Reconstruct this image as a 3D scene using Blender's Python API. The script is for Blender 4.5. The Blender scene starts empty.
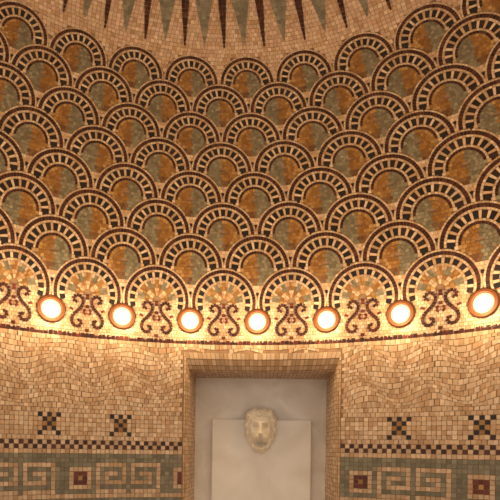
import bpy, bmesh, math, random, bisect
import numpy as np
from mathutils import Vector, Matrix
random.seed(7)
R=1.7                      # radius of the rotunda (m)
ZL=2.21                    # height of the lamp ring
DL=math.radians(360/33)    # lamp spacing
TH0=0.034
B=0.483                    # dome ellipse ratio
T=DL/16                    # tessera pitch (rad / R units)
HU=DL/2                    # pattern unit
CV0=0.54                   # centre of lowest scale row
scene=bpy.context.scene
scene.view_settings.view_transform='Standard'
def warp(th):              # slightly uneven spacing round the ring (radians from lamp 0)
    k=th/DL
    return TH0+th+.0018*min(k*k,30)
def lin(c):
    return tuple(((x/255)/12.92 if x/255<=0.04045 else ((x/255+0.055)/1.055)**2.4) for x in c)
PAL={
 'cream':[(224,192,156),(214,182,146),(232,204,172),(208,168,128),(220,188,154),(198,160,122)],
 'creamd':[(212,180,146),(204,170,134),(220,190,156),(196,160,122)],
 'pink':[(220,184,156),(212,174,144),(228,196,168)],
 'dark':[(78,44,34),(68,38,30),(90,52,40),(62,36,30)],
 'red':[(108,50,36),(94,40,30),(118,58,42)],
 'black':[(46,36,32),(38,32,30),(56,42,36),(44,38,36)],
 'gold':[(180,134,76),(168,122,64),(192,148,90),(158,110,58)],
 'goldd':[(160,112,56),(148,100,48),(170,122,66)],
 'brown':[(128,90,56),(114,78,48),(138,100,64)],
 'green':[(142,132,106),(132,122,98),(154,144,118),(124,114,90)],
 'grey':[(136,130,108),(126,120,100),(146,140,118),(118,114,94)],
 'ray':[(140,132,112),(128,122,104),(150,144,122)],
}
PAL={k:[lin(c) for c in v] for k,v in PAL.items()}
def pick(n):
    c=random.choice(PAL[n]); k=random.uniform(.86,1.10)
    return (c[0]*k,c[1]*k,c[2]*k,1)

# ---------- materials ----------
def mat_new(name):
    m=bpy.data.materials.new(name); m.use_nodes=True
    return m,m.node_tree,m.node_tree.nodes["Principled BSDF"]
def mat_tess():
    m,nt,b=mat_new("mosaic_tesserae")
    a=nt.nodes.new("ShaderNodeAttribute"); a.attribute_name="tess_col"
    n=nt.nodes.new("ShaderNodeTexNoise"); n.inputs["Scale"].default_value=260
    n.inputs["Detail"].default_value=2
    g=nt.nodes.new("ShaderNodeNewGeometry")
    nt.links.new(g.outputs["Position"],n.inputs["Vector"])
    mr=nt.nodes.new("ShaderNodeMapRange"); mr.inputs[3].default_value=.85; mr.inputs[4].default_value=1.12
    nt.links.new(n.outputs["Fac"],mr.inputs[0])
    mx=nt.nodes.new("ShaderNodeVectorMath"); mx.operation='SCALE'
    nt.links.new(a.outputs["Color"],mx.inputs[0]); nt.links.new(mr.outputs[0],mx.inputs["Scale"])
    nt.links.new(mx.outputs[0],b.inputs["Base Color"])
    b.inputs["Roughness"].default_value=.3
    b.inputs["Specular IOR Level"].default_value=.4
    return m
def mat_noise(name,c1,c2,scale,rough,bump=0,detail=4,dist=0):
    m,nt,b=mat_new(name)
    n=nt.nodes.new("ShaderNodeTexNoise"); n.inputs["Scale"].default_value=scale
    n.inputs["Detail"].default_value=detail; n.inputs["Distortion"].default_value=dist
    g=nt.nodes.new("ShaderNodeNewGeometry"); nt.links.new(g.outputs["Position"],n.inputs["Vector"])
    r=nt.nodes.new("ShaderNodeValToRGB")
    r.color_ramp.elements[0].position=.35; r.color_ramp.elements[1].position=.62
    r.color_ramp.elements[0].color=(*lin(c1),1); r.color_ramp.elements[1].color=(*lin(c2),1)
    nt.links.new(n.outputs["Fac"],r.inputs[0]); nt.links.new(r.outputs[0],b.inputs["Base Color"])
    b.inputs["Roughness"].default_value=rough
    if bump:
        bp=nt.nodes.new("ShaderNodeBump"); bp.inputs["Strength"].default_value=bump
        bp.inputs["Distance"].default_value=.004
        nt.links.new(n.outputs["Fac"],bp.inputs["Height"]); nt.links.new(bp.outputs[0],b.inputs["Normal"])
    return m
M_T=mat_tess()
M_G=mat_noise("grout",(146,114,84),(164,130,98),40,.9)
M_MAR=mat_noise("veined_marble",(222,216,208),(240,236,230),5,.3,detail=9,dist=1.2)
M_SLAB=mat_noise("white_marble",(236,231,222),(248,245,240),4,.28,detail=9,dist=1.0)
M_HEAD=mat_noise("carved_limestone",(238,228,208),(248,240,226),14,.5,.2)
M_FLOOR=mat_noise("floor_stone",(180,156,130),(206,184,156),6,.4)
def mat_brass():
    m,nt,b=mat_new("lamp_bronze"); b.inputs["Metallic"].default_value=.3
    b.inputs["Base Color"].default_value=(*lin((120,70,36)),1)
    n=nt.nodes.new("ShaderNodeTexNoise"); n.inputs["Scale"].default_value=60
    mr=nt.nodes.new("ShaderNodeMapRange"); mr.inputs[3].default_value=.4; mr.inputs[4].default_value=.6
    nt.links.new(n.outputs["Fac"],mr.inputs[0]); nt.links.new(mr.outputs[0],b.inputs["Roughness"])
    return m
M_BR=mat_brass()
m,nt,b=mat_new("lamp_glass"); b.inputs["Emission Color"].default_value=(1,.80,.50,1)
b.inputs["Emission Strength"].default_value=1.15; b.inputs["Base Color"].default_value=(.4,.33,.2,1)
M_GL=m

# ---------- tessera accumulator ----------
class Acc:
    def __init__(s): s.v=[];s.f=[];s.c=[];s.m=[]
    def quad(s,p,col,mi=0):
        k=len(s.v); s.v+= [tuple(x) for x in p]; s.f.append(tuple(range(k,k+len(p)))); s.c.append(col); s.m.append(mi)
    def build(s,name,mats):
        me=bpy.data.meshes.new(name); me.from_pydata(s.v,[],s.f)
        for mt in mats: me.materials.append(mt)
        me.polygons.foreach_set("material_index",s.m)
        at=me.attributes.new("tess_col",'FLOAT_COLOR','FACE')
        at.data.foreach_set("color",np.array(s.c,dtype=np.float32).ravel())
        me.update(); o=bpy.data.objects.new(name,me); bpy.context.collection.objects.link(o); return o
GC=(.2,.12,.07,1)
# ---------- dome surface mapping ----------
ph=np.linspace(0,math.radians(86),3000)
ds=np.sqrt(np.sin(ph)**2+B*B*np.cos(ph)**2)/(np.cos(ph)*HU)
vv=np.concatenate([[0],np.cumsum((ds[1:]+ds[:-1])/2*np.diff(ph))])
PHL=ph.tolist(); VVL=vv.tolist()
def phi_of(v):
    i=bisect.bisect_right(VVL,v)
    if i>=len(VVL): return PHL[-1]
    a=(v-VVL[i-1])/(VVL[i]-VVL[i-1]); return PHL[i-1]+a*(PHL[i]-PHL[i-1])
def S(u,v,off=0.0):
    th=warp(u*HU)
    if v<=0: r=1;z=v*HU;nr,nz=-1,0
    else:
        p=phi_of(v); r=math.cos(p); z=B*math.sin(p)
        nr,nz=-math.cos(p)*B,-math.sin(p); l=math.hypot(nr,nz); nr/=l;nz/=l
    r=r*R+nr*off; z=ZL+z*R+nz*off
    return (r*math.sin(th),r*math.cos(th),z)
def tilt(): return random.uniform(-.0008,.0008)
def uvquad(A,pts,col,off):
    A.quad([S(u,v,off+tilt()) for u,v in pts],col)

A=Acc()
UM=16
VTOP=vv[int(len(vv)*.93)]
vs=list(np.arange(-.56,0,.14))+[0]+list(np.arange(.25,VTOP,.25)); us=np.arange(-UM,UM+.01,.5)
for i in range(len(vs)-1):
    for j in range(len(us)-1):
        A.quad([S(us[j],vs[i]),S(us[j+1],vs[i]),S(us[j+1],vs[i+1]),S(us[j],vs[i+1])],GC,1)
RINGS=[(.945,1),(.845,.945),(.775,.845),(.565,.775),(.50,.565),(.43,.50),(.33,.43),(.22,.33),(.11,.22)]
RINGS0=[(.945,1),(.855,.945),(.79,.855),(.64,.79),(.57,.64),(.46,.57),(.35,.46),(.24,.35),(.12,.24)]
def fill_name(row,du,rho,ang):
    if row==0:
        if rho<.13: return 'red'
        s=(ang%math.pi)/math.pi*7
        k=int(s); fr=s-k
        if rho>.30:
            if fr<.16 or fr>.84: return 'cream'
            return 'green' if k%2==0 else 'gold'
        return 'gold' if k%2==0 else 'cream'
    side=du*(1 if row%2 else -1)
    return ('gold' if rho>.3 else 'goldd') if side<0.03 else 'green'
def ring_name(row,ri,k):
    if ri==0: return 'cream'
    if ri==1: return 'dark'
    if ri==2: return 'cream'
    if ri==3: return 'black' if k%2==0 else 'cream'
    if ri==4: return 'cream'
    if ri==5: return 'dark' if row>0 else None
    return None
def name_rho(row,du,dv):
    rho=math.hypot(du,dv); ang=math.atan2(dv,du)
    for ri,(a,b_) in enumerate(RINGS):
        if a<=rho<b_:
            if ri==5: break
            n=ring_name(row,ri,int(ang*8))
            return n or fill_name(row,du,rho,ang)
    return fill_name(row,du,rho,ang)
NR=8
for row in range(NR):
    off=.0026+.00025*(NR-row)
    cv=CV0+row
    par=1 if row%2==0 else 0
    for cu in range(-UM+par,UM+1,2):
        if abs(cu)>UM-1: continue
        a_lo=-.30 if row==0 else -.0
        for ri,(ra,rb) in enumerate(RINGS if row else RINGS0):
            rm=(ra+rb)/2; span=math.pi-2*a_lo
            tl=.09 if ri!=3 else .105
            if row==0 and ri>4: tl=.06
            n=max(3,round(span*rm/tl))
            if ri==3 and n%2==0:n+=1
            for k in range(n):
                a0=a_lo+span*k/n; a1=a_lo+span*(k+1)/n; am=(a0+a1)/2
                gp=.05*(a1-a0)
                if ri==3: gp=-.13*(a1-a0) if k%2==0 else .17*(a1-a0)
                a0+=gp;a1-=gp
                du,dv=rm*math.cos(am),rm*math.sin(am)
                if row>0 and (math.hypot(du-1,dv+1)<1.0 or math.hypot(du+1,dv+1)<1.0): continue
                nm=ring_name(row,ri,k) or fill_name(row,du,rm,am)
                if row==0 and dv<-.02 and ri>4: nm='cream'
                g=.005 if ri not in(1,5) else .001
                r0=ra+g;r1=rb-g
                uvquad(A,[(cu+r0*math.cos(a0),cv+r0*math.sin(a0)),(cu+r1*math.cos(a0),cv+r1*math.sin(a0)),
                          (cu+r1*math.cos(a1),cv+r1*math.sin(a1)),(cu+r0*math.cos(a1),cv+r0*math.sin(a1))],pick(nm),off)
        if row>0:
            h=.10
            for rr in range(10):
                y1=-rr*h;y0=y1-h; ym=(y0+y1)/2
                xs=-1.0+ (rr%2)*.05
                while xs<1:
                    xm=xs+h/2
                    if math.hypot(xm-1,ym+1)>1.0 and math.hypot(xm+1,ym+1)>1.0:
                        nm=name_rho(row,xm,ym)
                        if ym<-.35 and nm in('gold','goldd'): nm='brown'
                        uvquad(A,[(cu+xs+.004,cv+y0+.004),(cu+xs+h-.004,cv+y0+.004),(cu+xs+h-.004,cv+y1-.004),(cu+xs+.004,cv+y1-.004)],pick(nm),off-.0003)
                    xs+=h
# band beneath the scales (lamp zone)
h=T/HU*.8
v1=CV0+.35
rr=0
while v1>-.54:
    v0=v1-h; vm=(v0+v1)/2
    n=int(2*UM/h)
    for k in range(n):
        u0=-UM+k*h+(rr%2)*h*.5; um=u0+h/2
        lu=round(um/2)*2
        if math.hypot(um-lu,vm)<.36: continue
        cu=round((um-1)/2)*2+1
        if vm>CV0-.30*.9 and math.hypot(um-cu,vm-CV0)<.99:
            ang=math.atan2(vm-CV0,um-cu)
            if ang>-.30 or ang<-math.pi+.30: continue
        if vm>CV0: continue
        uvquad(A,[(u0+.006,v0+.006),(u0+h-.006,v0+.006),(u0+h-.006,v1-.006),(u0+.006,v1-.006)],pick('cream'),.0018)
    v1=v0; rr+=1
# curves of small tesserae
def lay(points,w,col,off=.0056,step=.075):
    P=[Vector(p) for p in points]; acc=[0]
    for i in range(1,len(P)): acc.append(acc[-1]+(P[i]-P[i-1]).length)
    L=acc[-1]; n=max(1,int(L/step))
    def at(d):
        d=max(0,min(L,d)); i=max(1,min(len(P)-1,bisect.bisect_right(acc,d)))
        f=(d-acc[i-1])/max(1e-9,acc[i]-acc[i-1]); return P[i-1].lerp(P[i],f)
    for k in range(n):
        a=at(L*(k+.03)/n); b_=at(L*(k+.97)/n); t=b_-a
        if t.length<1e-6: continue
        nn=Vector((-t.y,t.x)).normalized()*w/2
        uvquad(A,[a-nn,b_-nn,b_+nn,a+nn],pick(col),off)
def spiral(cx,cy,r0,r1,a0,a1,n=24):
    return [(cx+(r0+(r1-r0)*q/n)*math.cos(math.radians(a0+(a1-a0)*q/n)),cy+(r0+(r1-r0)*q/n)*math.sin(math.radians(a0+(a1-a0)*q/n))) for q in range(n+1)]
for cu in range(-UM+1,UM,2):
    for s in (-1,1):
        up=spiral(.30,.33,.03,.20,-120,215)
        dn=spiral(.26,-.26,.20,.03,35,-300)
        pts=up+[(.17,.15),(.28,.03),(.40,-.08)]+dn
        lay([(cu+s*x,y) for x,y in pts],.09,'dark')
        lay([(cu+s*x,y) for x,y in [(.05,.10),(.11,.02),(.05,-.06)]],.07,'red')
        lay([(cu+s*x,y) for x,y in [(.40,.06),(.50,.10)]],.07,'red')
    lay([(cu,.36),(cu,.52)],.10,'red')
    lay([(cu,.12),(cu,.22)],.09,'red')
    lay([(cu,-.54),(cu,-.44)],.10,'red')
# zone above the scales with the star rays
vt=CV0+NR-1
v1=vt
K=.62
while v1<VTOP-.3:
    r=math.cos(phi_of(max(0,v1))); hh=K*T/r/HU
    n=int(2*UM*HU*r/(T*K))
    for k in range(n):
        u0=-UM+2*UM*k/n; du=2*UM/n; um=u0+du/2; vm=v1+hh/2
        cu=round((um-0)/2)*2
        if math.hypot(um-cu,vm-vt)<1.0: continue
        g=.04*du
        uvquad(A,[(u0+g,v1+g),(u0+du-g,v1+g),(u0+du-g,v1+hh-g),(u0+g,v1+hh-g)],pick('pink' if random.random()<.5 else 'cream'),.0018)
    v1+=hh
def ray(uc,vb,w0,slope,wmax,inner):
    v=vb
    while v<VTOP-.6:
        r=math.cos(phi_of(v)); hh=K*T/r/HU
        wa=min(wmax,w0+slope*(v-vb)); wb=min(wmax,w0+slope*(v+hh-vb))
        n=max(1,round((wa+wb)/hh))
        for k in range(n):
            f0=-1+2*(k+.03)/n; f1=-1+2*(k+.97)/n
            uvquad(A,[(uc+f0*wa,v+.004),(uc+f1*wa,v+.004),(uc+f1*wb,v+hh-.004),(uc+f0*wb,v+hh-.004)],pick(inner),.004)
        v+=hh
nray=int(UM/1.5)
for i in range(-nray,nray+1):
    ray(i*1.5,vt+1.42,.02,.20,.42,'ray')
    ray(i*1.5+.75,vt+1.30,.03,.08,.16,'dark')
ceil=A.build("ceiling",[M_T,M_G])

# ---------- lower wall with niche ----------
TL,TR=-.170,.268          # niche outer edges (angle)
ZTOP=-.0875
W=Acc()
def C(th,z,off=0.0): return ((R-off)*math.sin(th),(R-off)*math.cos(th),ZL+z*R)
Z0=-.56*HU
ZF=-ZL/R; ZS=-.66
tmin,tmax=warp(-UM*HU),warp(UM*HU)
def back(t0,t1,z0,z1,n):
    for i in range(n):
        a=t0+(t1-t0)*i/n; b_=t0+(t1-t0)*(i+1)/n
        W.quad([C(a,z0),C(b_,z0),C(b_,z1),C(a,z1)],GC,1)
back(tmin,TL,ZF,Z0,40); back(TR,tmax,ZF,Z0,40); back(TL,TR,ZTOP,Z0,16); back(TL,TR,ZF,ZS,16)
KEY=["1111111","1000001","1011101","1010001","1011111","1000000","1111111"]
SQ=["11111","12221","12321","12221","11111"]
def wall_color(j,c):
    if j==0: return 'dark' if random.random()<.8 else 'red'
    if 18<=j<=22:
        k=round(c*T/DL)
        cc=c-k*16
        if abs(cc)<=2 and abs(k)>=2:
            pat={18:"X.X.X",19:".XoX.",20:".oXo.",21:".XoX.",22:"X...X"}[j]
            ch=pat[cc+2]
            if ch=='X': return 'black'
            if ch=='o': return 'gold'
        return 'cream'
    if j==24: return 'dark' if c%2==0 else 'creamd'
    if j==25: return 'dark' if c%2==1 else 'creamd'
    if j in (27,37): return 'grey'
    if j in (28,36): return 'grey' if j==28 else 'creamd'
    if 29<=j<=35:
        r=j-29
        base=-43 if c<0 else 22
        p=(c-base)%24
        if p<5:
            if 1<=r<=5:
                s=SQ[r-1][p]; return {'1':'creamd','2':'red','3':'gold'}[s]
            return 'grey'
        if 6<=p<=12: return 'creamd' if KEY[r][p-6]=='1' else 'grey'
        if 14<=p<=20: return 'creamd' if KEY[r][20-p]=='1' else 'grey'
        return 'grey'
    return 'cream'
def sm(x): x=max(0,min(1,x)); return x*x*(3-2*x)
def wav(a,z):   # gentle scallop of the hand-laid courses in the plain field
    f=sm((Z0-T-z)/(3*T))*sm((z-(Z0-17*T))/(3*T))
    d=.7*T*math.cos(2*math.pi*a/(14*T))+.4*T*math.sin(a*41+z*60)
    return z+d*f
nrow=int((Z0-ZF)/T)
c0=int((-UM*HU)/T); c1=-c0
for j in range(nrow):
    patt=24<=j<=37 or 18<=j<=22
    for c in range(c0,c1):
        jit=0 if patt else (j%2)*.5+random.uniform(-.08,.08)
        a=warp((c-.5+jit)*T); a2=warp((c+.5+jit)*T); m_=(a+a2)/2
        z1=Z0-j*T; z0=z1-T; zm=(z0+z1)/2
        if a2>TL+.002 and a<TR-.002 and (ZS<wav(m_,zm)-.3*T<ZTOP or ZS<wav(m_,zm)<ZTOP): continue
        g=.05*T
        jj=lambda: random.uniform(-.05,.05)*T
        col=pick(wall_color(j,c))
        def Q(aa,zz): return C(aa+jj(),wav(aa,zz)+jj(),.002+tilt())
        W.quad([Q(a+g,z0+g),Q(a2-g,z0+g),Q(a2-g,z1-g),Q(a+g,z1-g)],col)
# niche reveal
AX=-.03; ax=Vector((math.sin(AX),math.cos(AX),0)); rt=Vector((math.cos(AX),-math.sin(AX),0))
tm=(TL+TR)/2
P0=Vector(C(TL,0)); P1=Vector(C(TR,0))
BD=max(P0.dot(ax),P1.dot(ax))+.17*R
fs,ft=.012*R,.048*R; fd=.045*R
cont=[]
zs=np.arange(ZS,ZTOP,T)
for z in zs: cont.append((Vector(C(TL,z)),rt*fs))
cont.append((Vector(C(TL,ZTOP)),rt*fs+Vector((0,0,-ft))))
nt_=int((TR-TL)/T)
for i in range(1,nt_):
    th=TL+(TR-TL)*i/nt_; f=i/nt_
    cont.append((Vector(C(th,ZTOP)),rt*fs*(1-2*f)+Vector((0,0,-ft))))
cont.append((Vector(C(TR,ZTOP)),-rt*fs+Vector((0,0,-ft))))
for z in zs[::-1]: cont.append((Vector(C(TR,z)),-rt*fs))
def sect(k,n_arc,n_st):
    p,l=cont[k]; res=[]
    for i in range(n_arc+1):
        a=math.pi/2*i/n_arc; res.append(p+l*math.sin(a)+ax*fd*(1-math.cos(a)))
    e=res[-1]; dd=BD-e.dot(ax)
    for i in range(1,n_st+1): res.append(e+ax*dd*i/n_st)
    return res
secs=[sect(k,4,11) for k in range(len(cont))]
for k in range(len(cont)-1):
    s0,s1=secs[k],secs[k+1]
    for i in range(len(s0)-1):
        q=[s0[i],s1[i],s1[i+1],s0[i+1]]
        W.quad(q,GC,1)
        cen=(q[0]+q[1]+q[2]+q[3])/4
        nrm=(q[1]-q[0]).cross(q[3]-q[0])
        if nrm.length<1e-9: continue
        nrm.normalize()
        inward=Vector((math.sin(tm),math.cos(tm),0))*R*.9+Vector((0,0,ZL-.4*R))-cen
        if nrm.dot(inward)<0: nrm=-nrm
        W.quad([cen+(x-cen)*.9+nrm*(.002+tilt()) for x in q],pick('creamd'),0)
wall=W.build("wall_back",[M_T,M_G])

def frame_pt(x,d,z):
    cx=(P0+P1)/2; cxr=cx.dot(rt)
    return rt*(cxr+x)+ax*(BD-d)+Vector((0,0,z))
def box(name,x0,x1,d0,d1,z0,z1,mat,bev=.004,parent=None):
    bm=bmesh.new()
    vs=[bm.verts.new(frame_pt(x,d,z)) for x in(x0,x1) for d in(d0,d1) for z in(z0,z1)]
    for f in [(0,1,3,2),(4,6,7,5),(0,4,5,1),(2,3,7,6),(0,2,6,4),(1,5,7,3)]: bm.faces.new([vs[i] for i in f])
    bmesh.ops.recalc_face_normals(bm,faces=bm.faces)
    if bev: bmesh.ops.bevel(bm,geom=bm.edges[:],offset=bev,segments=3,affect='EDGES',profile=.5)
    me=bpy.data.meshes.new(name); bm.to_mesh(me); bm.free(); me.materials.append(mat)
    o=bpy.data.objects.new(name,me); bpy.context.collection.objects.link(o)
    if parent: o.parent=parent
    return o
wn=(P1-P0).length/2
ztop_in=ZL+(ZTOP)*R-ft
box("marble_niche_lining",-wn,wn,-.03,.001,ZL+ZS*R,ztop_in+.02,M_MAR,0,wall)
box("marble_niche_sill",-wn-.02,wn+.02,0,.17*R+.09,ZL+ZS*R-.045,ZL+ZS*R,M_SLAB,.008,wall)
e=bpy.data.objects.new("lion_head_fountain",None); bpy.context.collection.objects.link(e)
box("marble_slab",-.150*R,.158*R,0,.026,ZL+ZS*R,ZL+(-.358+30/518*1.61)*R,M_SLAB,.006,e)
def head():
    bm=bmesh.new(); NA,NRr=96,44
    hw,hh=.051*R,.072*R
    def sil(a):
        c,s=math.cos(a),math.sin(a)
        n=3.4 if s>0 else 2.0
        w=1.0 if s>0 else 1.0-.25*(-s)**1.5
        r=1/((abs(c/w)**n+abs(s)**n)**(1/n))
        return r*(1+.03*math.cos(13*a))
    G=lambda x,y,cx,cy,sx,sy:math.exp(-((x-cx)/sx)**2-((y-cy)/sy)**2)
    def H(x,y,t):
        ax_=abs(x)
        h=.50*(max(0,1-t**3))**.5
        h+=.10*math.cos(15*math.atan2(y-.05,x))*max(0,t-.62)*2.2
        h-=.16*math.exp(-((t-.68)/.06)**2)
        h+=.20*G(ax_,y,.28,.36,.20,.08)
        h-=.30*G(ax_,y,.30,.20,.13,.07)
        h+=.12*G(ax_,y,.30,.19,.06,.04)
        h+=.38*G(x,y,0,.10,.19,.30)
        h+=.38*G(x,y,0,-.12,.26,.10)
        h+=.46*G(ax_,y,.22,-.28,.22,.15)
        h-=.12*G(x,y,0,-.28,.03,.12)
        h-=.75*G(x,y,0,-.53,.28,.11)
        h+=.26*G(x,y,0,-.74,.24,.10)
        h+=.30*G(ax_,y,.70,.70,.17,.16)
        h-=.16*G(ax_,y,.70,.70,.07,.07)
        return h
    rows=[]
    ctr=bm.verts.new(frame_pt(0,.026+.066*R*H(0,0,0),0))
    for i in range(1,NRr+1):
        t=i/NRr; row=[]
        for k in range(NA):
            a=2*math.pi*k/NA; r=sil(a)*t; x,y=r*math.cos(a),r*math.sin(a)
            d=.026+.066*R*max(0,H(x,y,t)) if i<NRr else .018
            row.append(bm.verts.new(frame_pt(x*hw,d,y*hh)))
        rows.append(row)
    for k in range(NA): bm.faces.new([ctr,rows[0][k],rows[0][(k+1)%NA]])
    for i in range(NRr-1):
        for k in range(NA): bm.faces.new([rows[i][k],rows[i+1][k],rows[i+1][(k+1)%NA],rows[i][(k+1)%NA]])
    bmesh.ops.recalc_face_normals(bm,faces=bm.faces)
    me=bpy.data.meshes.new("lion_mask"); bm.to_mesh(me); bm.free()
    for p in me.polygons: p.use_smooth=True
    me.materials.append(M_HEAD); o=bpy.data.objects.new("lion_mask",me); bpy.context.collection.objects.link(o)
    o.location=Vector((0,0,ZL+(-.358+19/518*1.58)*R)); o.parent=e
    return o
head()

# ---------- lamps ----------
def lamp(i):
    th=warp(i*DL)
    bm=bmesh.new()
    prof=[(.042,-.004),(.060,-.004),(.060,.006),(.058,.010),(.054,.012),(.050,.010),(.047,.013),(.043,.011),(.041,.002)]
    N=48
    rings=[[bm.verts.new((r*math.cos(2*math.pi*k/N),r*math.sin(2*math.pi*k/N),z)) for k in range(N)] for r,z in prof]
    for a in range(len(rings)-1):
        for k in range(N):
            bm.faces.new([rings[a][k],rings[a][(k+1)%N],rings[a+1][(k+1)%N],rings[a+1][k]])
    gl=[(.041,.002),(.036,.008),(.027,.012),(.014,.015)]
    g=[[bm.verts.new((r*math.cos(2*math.pi*k/N),r*math.sin(2*math.pi*k/N),z)) for k in range(N)] for r,z in gl]
    c=bm.verts.new((0,0,.016))
    for a in range(3):
        for k in range(N):
            f=bm.faces.new([g[a][k],g[a][(k+1)%N],g[a+1][(k+1)%N],g[a+1][k]]); f.material_index=1
    for k in range(N):
        f=bm.faces.new([g[3][k],g[3][(k+1)%N],c]); f.material_index=1
    bmesh.ops.recalc_face_normals(bm,faces=bm.faces)
    me=bpy.data.meshes.new("round_wall_lamp"); bm.to_mesh(me); bm.free()
    for p in me.polygons: p.use_smooth=True
    me.materials.append(M_BR); me.materials.append(M_GL)
    o=bpy.data.objects.new("round_wall_lamp",me); bpy.context.collection.objects.link(o)
    zax=Vector((-math.sin(th),-math.cos(th),0)); xax=Vector((math.cos(th),-math.sin(th),0)); yax=zax.cross(xax)
    M=Matrix((xax,yax,zax)).transposed().to_4x4(); M.translation=Vector(((R-.004)*math.sin(th),(R-.004)*math.cos(th),ZL))
    o.matrix_world=M
    L=bpy.data.lights.new("lamp_bulb","POINT"); L.energy=1.9; L.color=(1,.70,.38); L.shadow_soft_size=.03
    lo=bpy.data.objects.new("lamp_bulb",L); bpy.context.collection.objects.link(lo)
    lo.parent=o; lo.location=(0,-.02,.08)
for i in range(-7,8): lamp(i)

bm=bmesh.new(); bmesh.ops.create_circle(bm,cap_ends=True,segments=96,radius=R+.3)
me=bpy.data.meshes.new("floor"); bm.to_mesh(me); bm.free(); me.materials.append(M_FLOOR)
fo=bpy.data.objects.new("floor",me); bpy.context.collection.objects.link(fo)

w=bpy.data.worlds.new("room_light"); scene.world=w; w.use_nodes=True
bg=w.node_tree.nodes["Background"]; bg.inputs[0].default_value=(1,.84,.67,1); bg.inputs[1].default_value=.68

# ---------- camera ----------
E,D,ZC,F,ROLL,YAW,CY=.085,.4515,-.3582,518.1,.014,.0460,449.7
cd=bpy.data.cameras.new("camera"); cam=bpy.data.objects.new("camera",cd); bpy.context.collection.objects.link(cam)
cd.sensor_width=36; cd.lens=F/500*36; cd.shift_y=(CY-250)/500; cd.clip_start=.01
cam.matrix_world=Matrix.Translation((E*R,-D*R,ZL+ZC*R))@Matrix.Rotation(YAW,4,'Z')@Matrix.Rotation(math.pi/2,4,'X')@Matrix.Rotation(ROLL,4,'Z')
scene.camera=cam
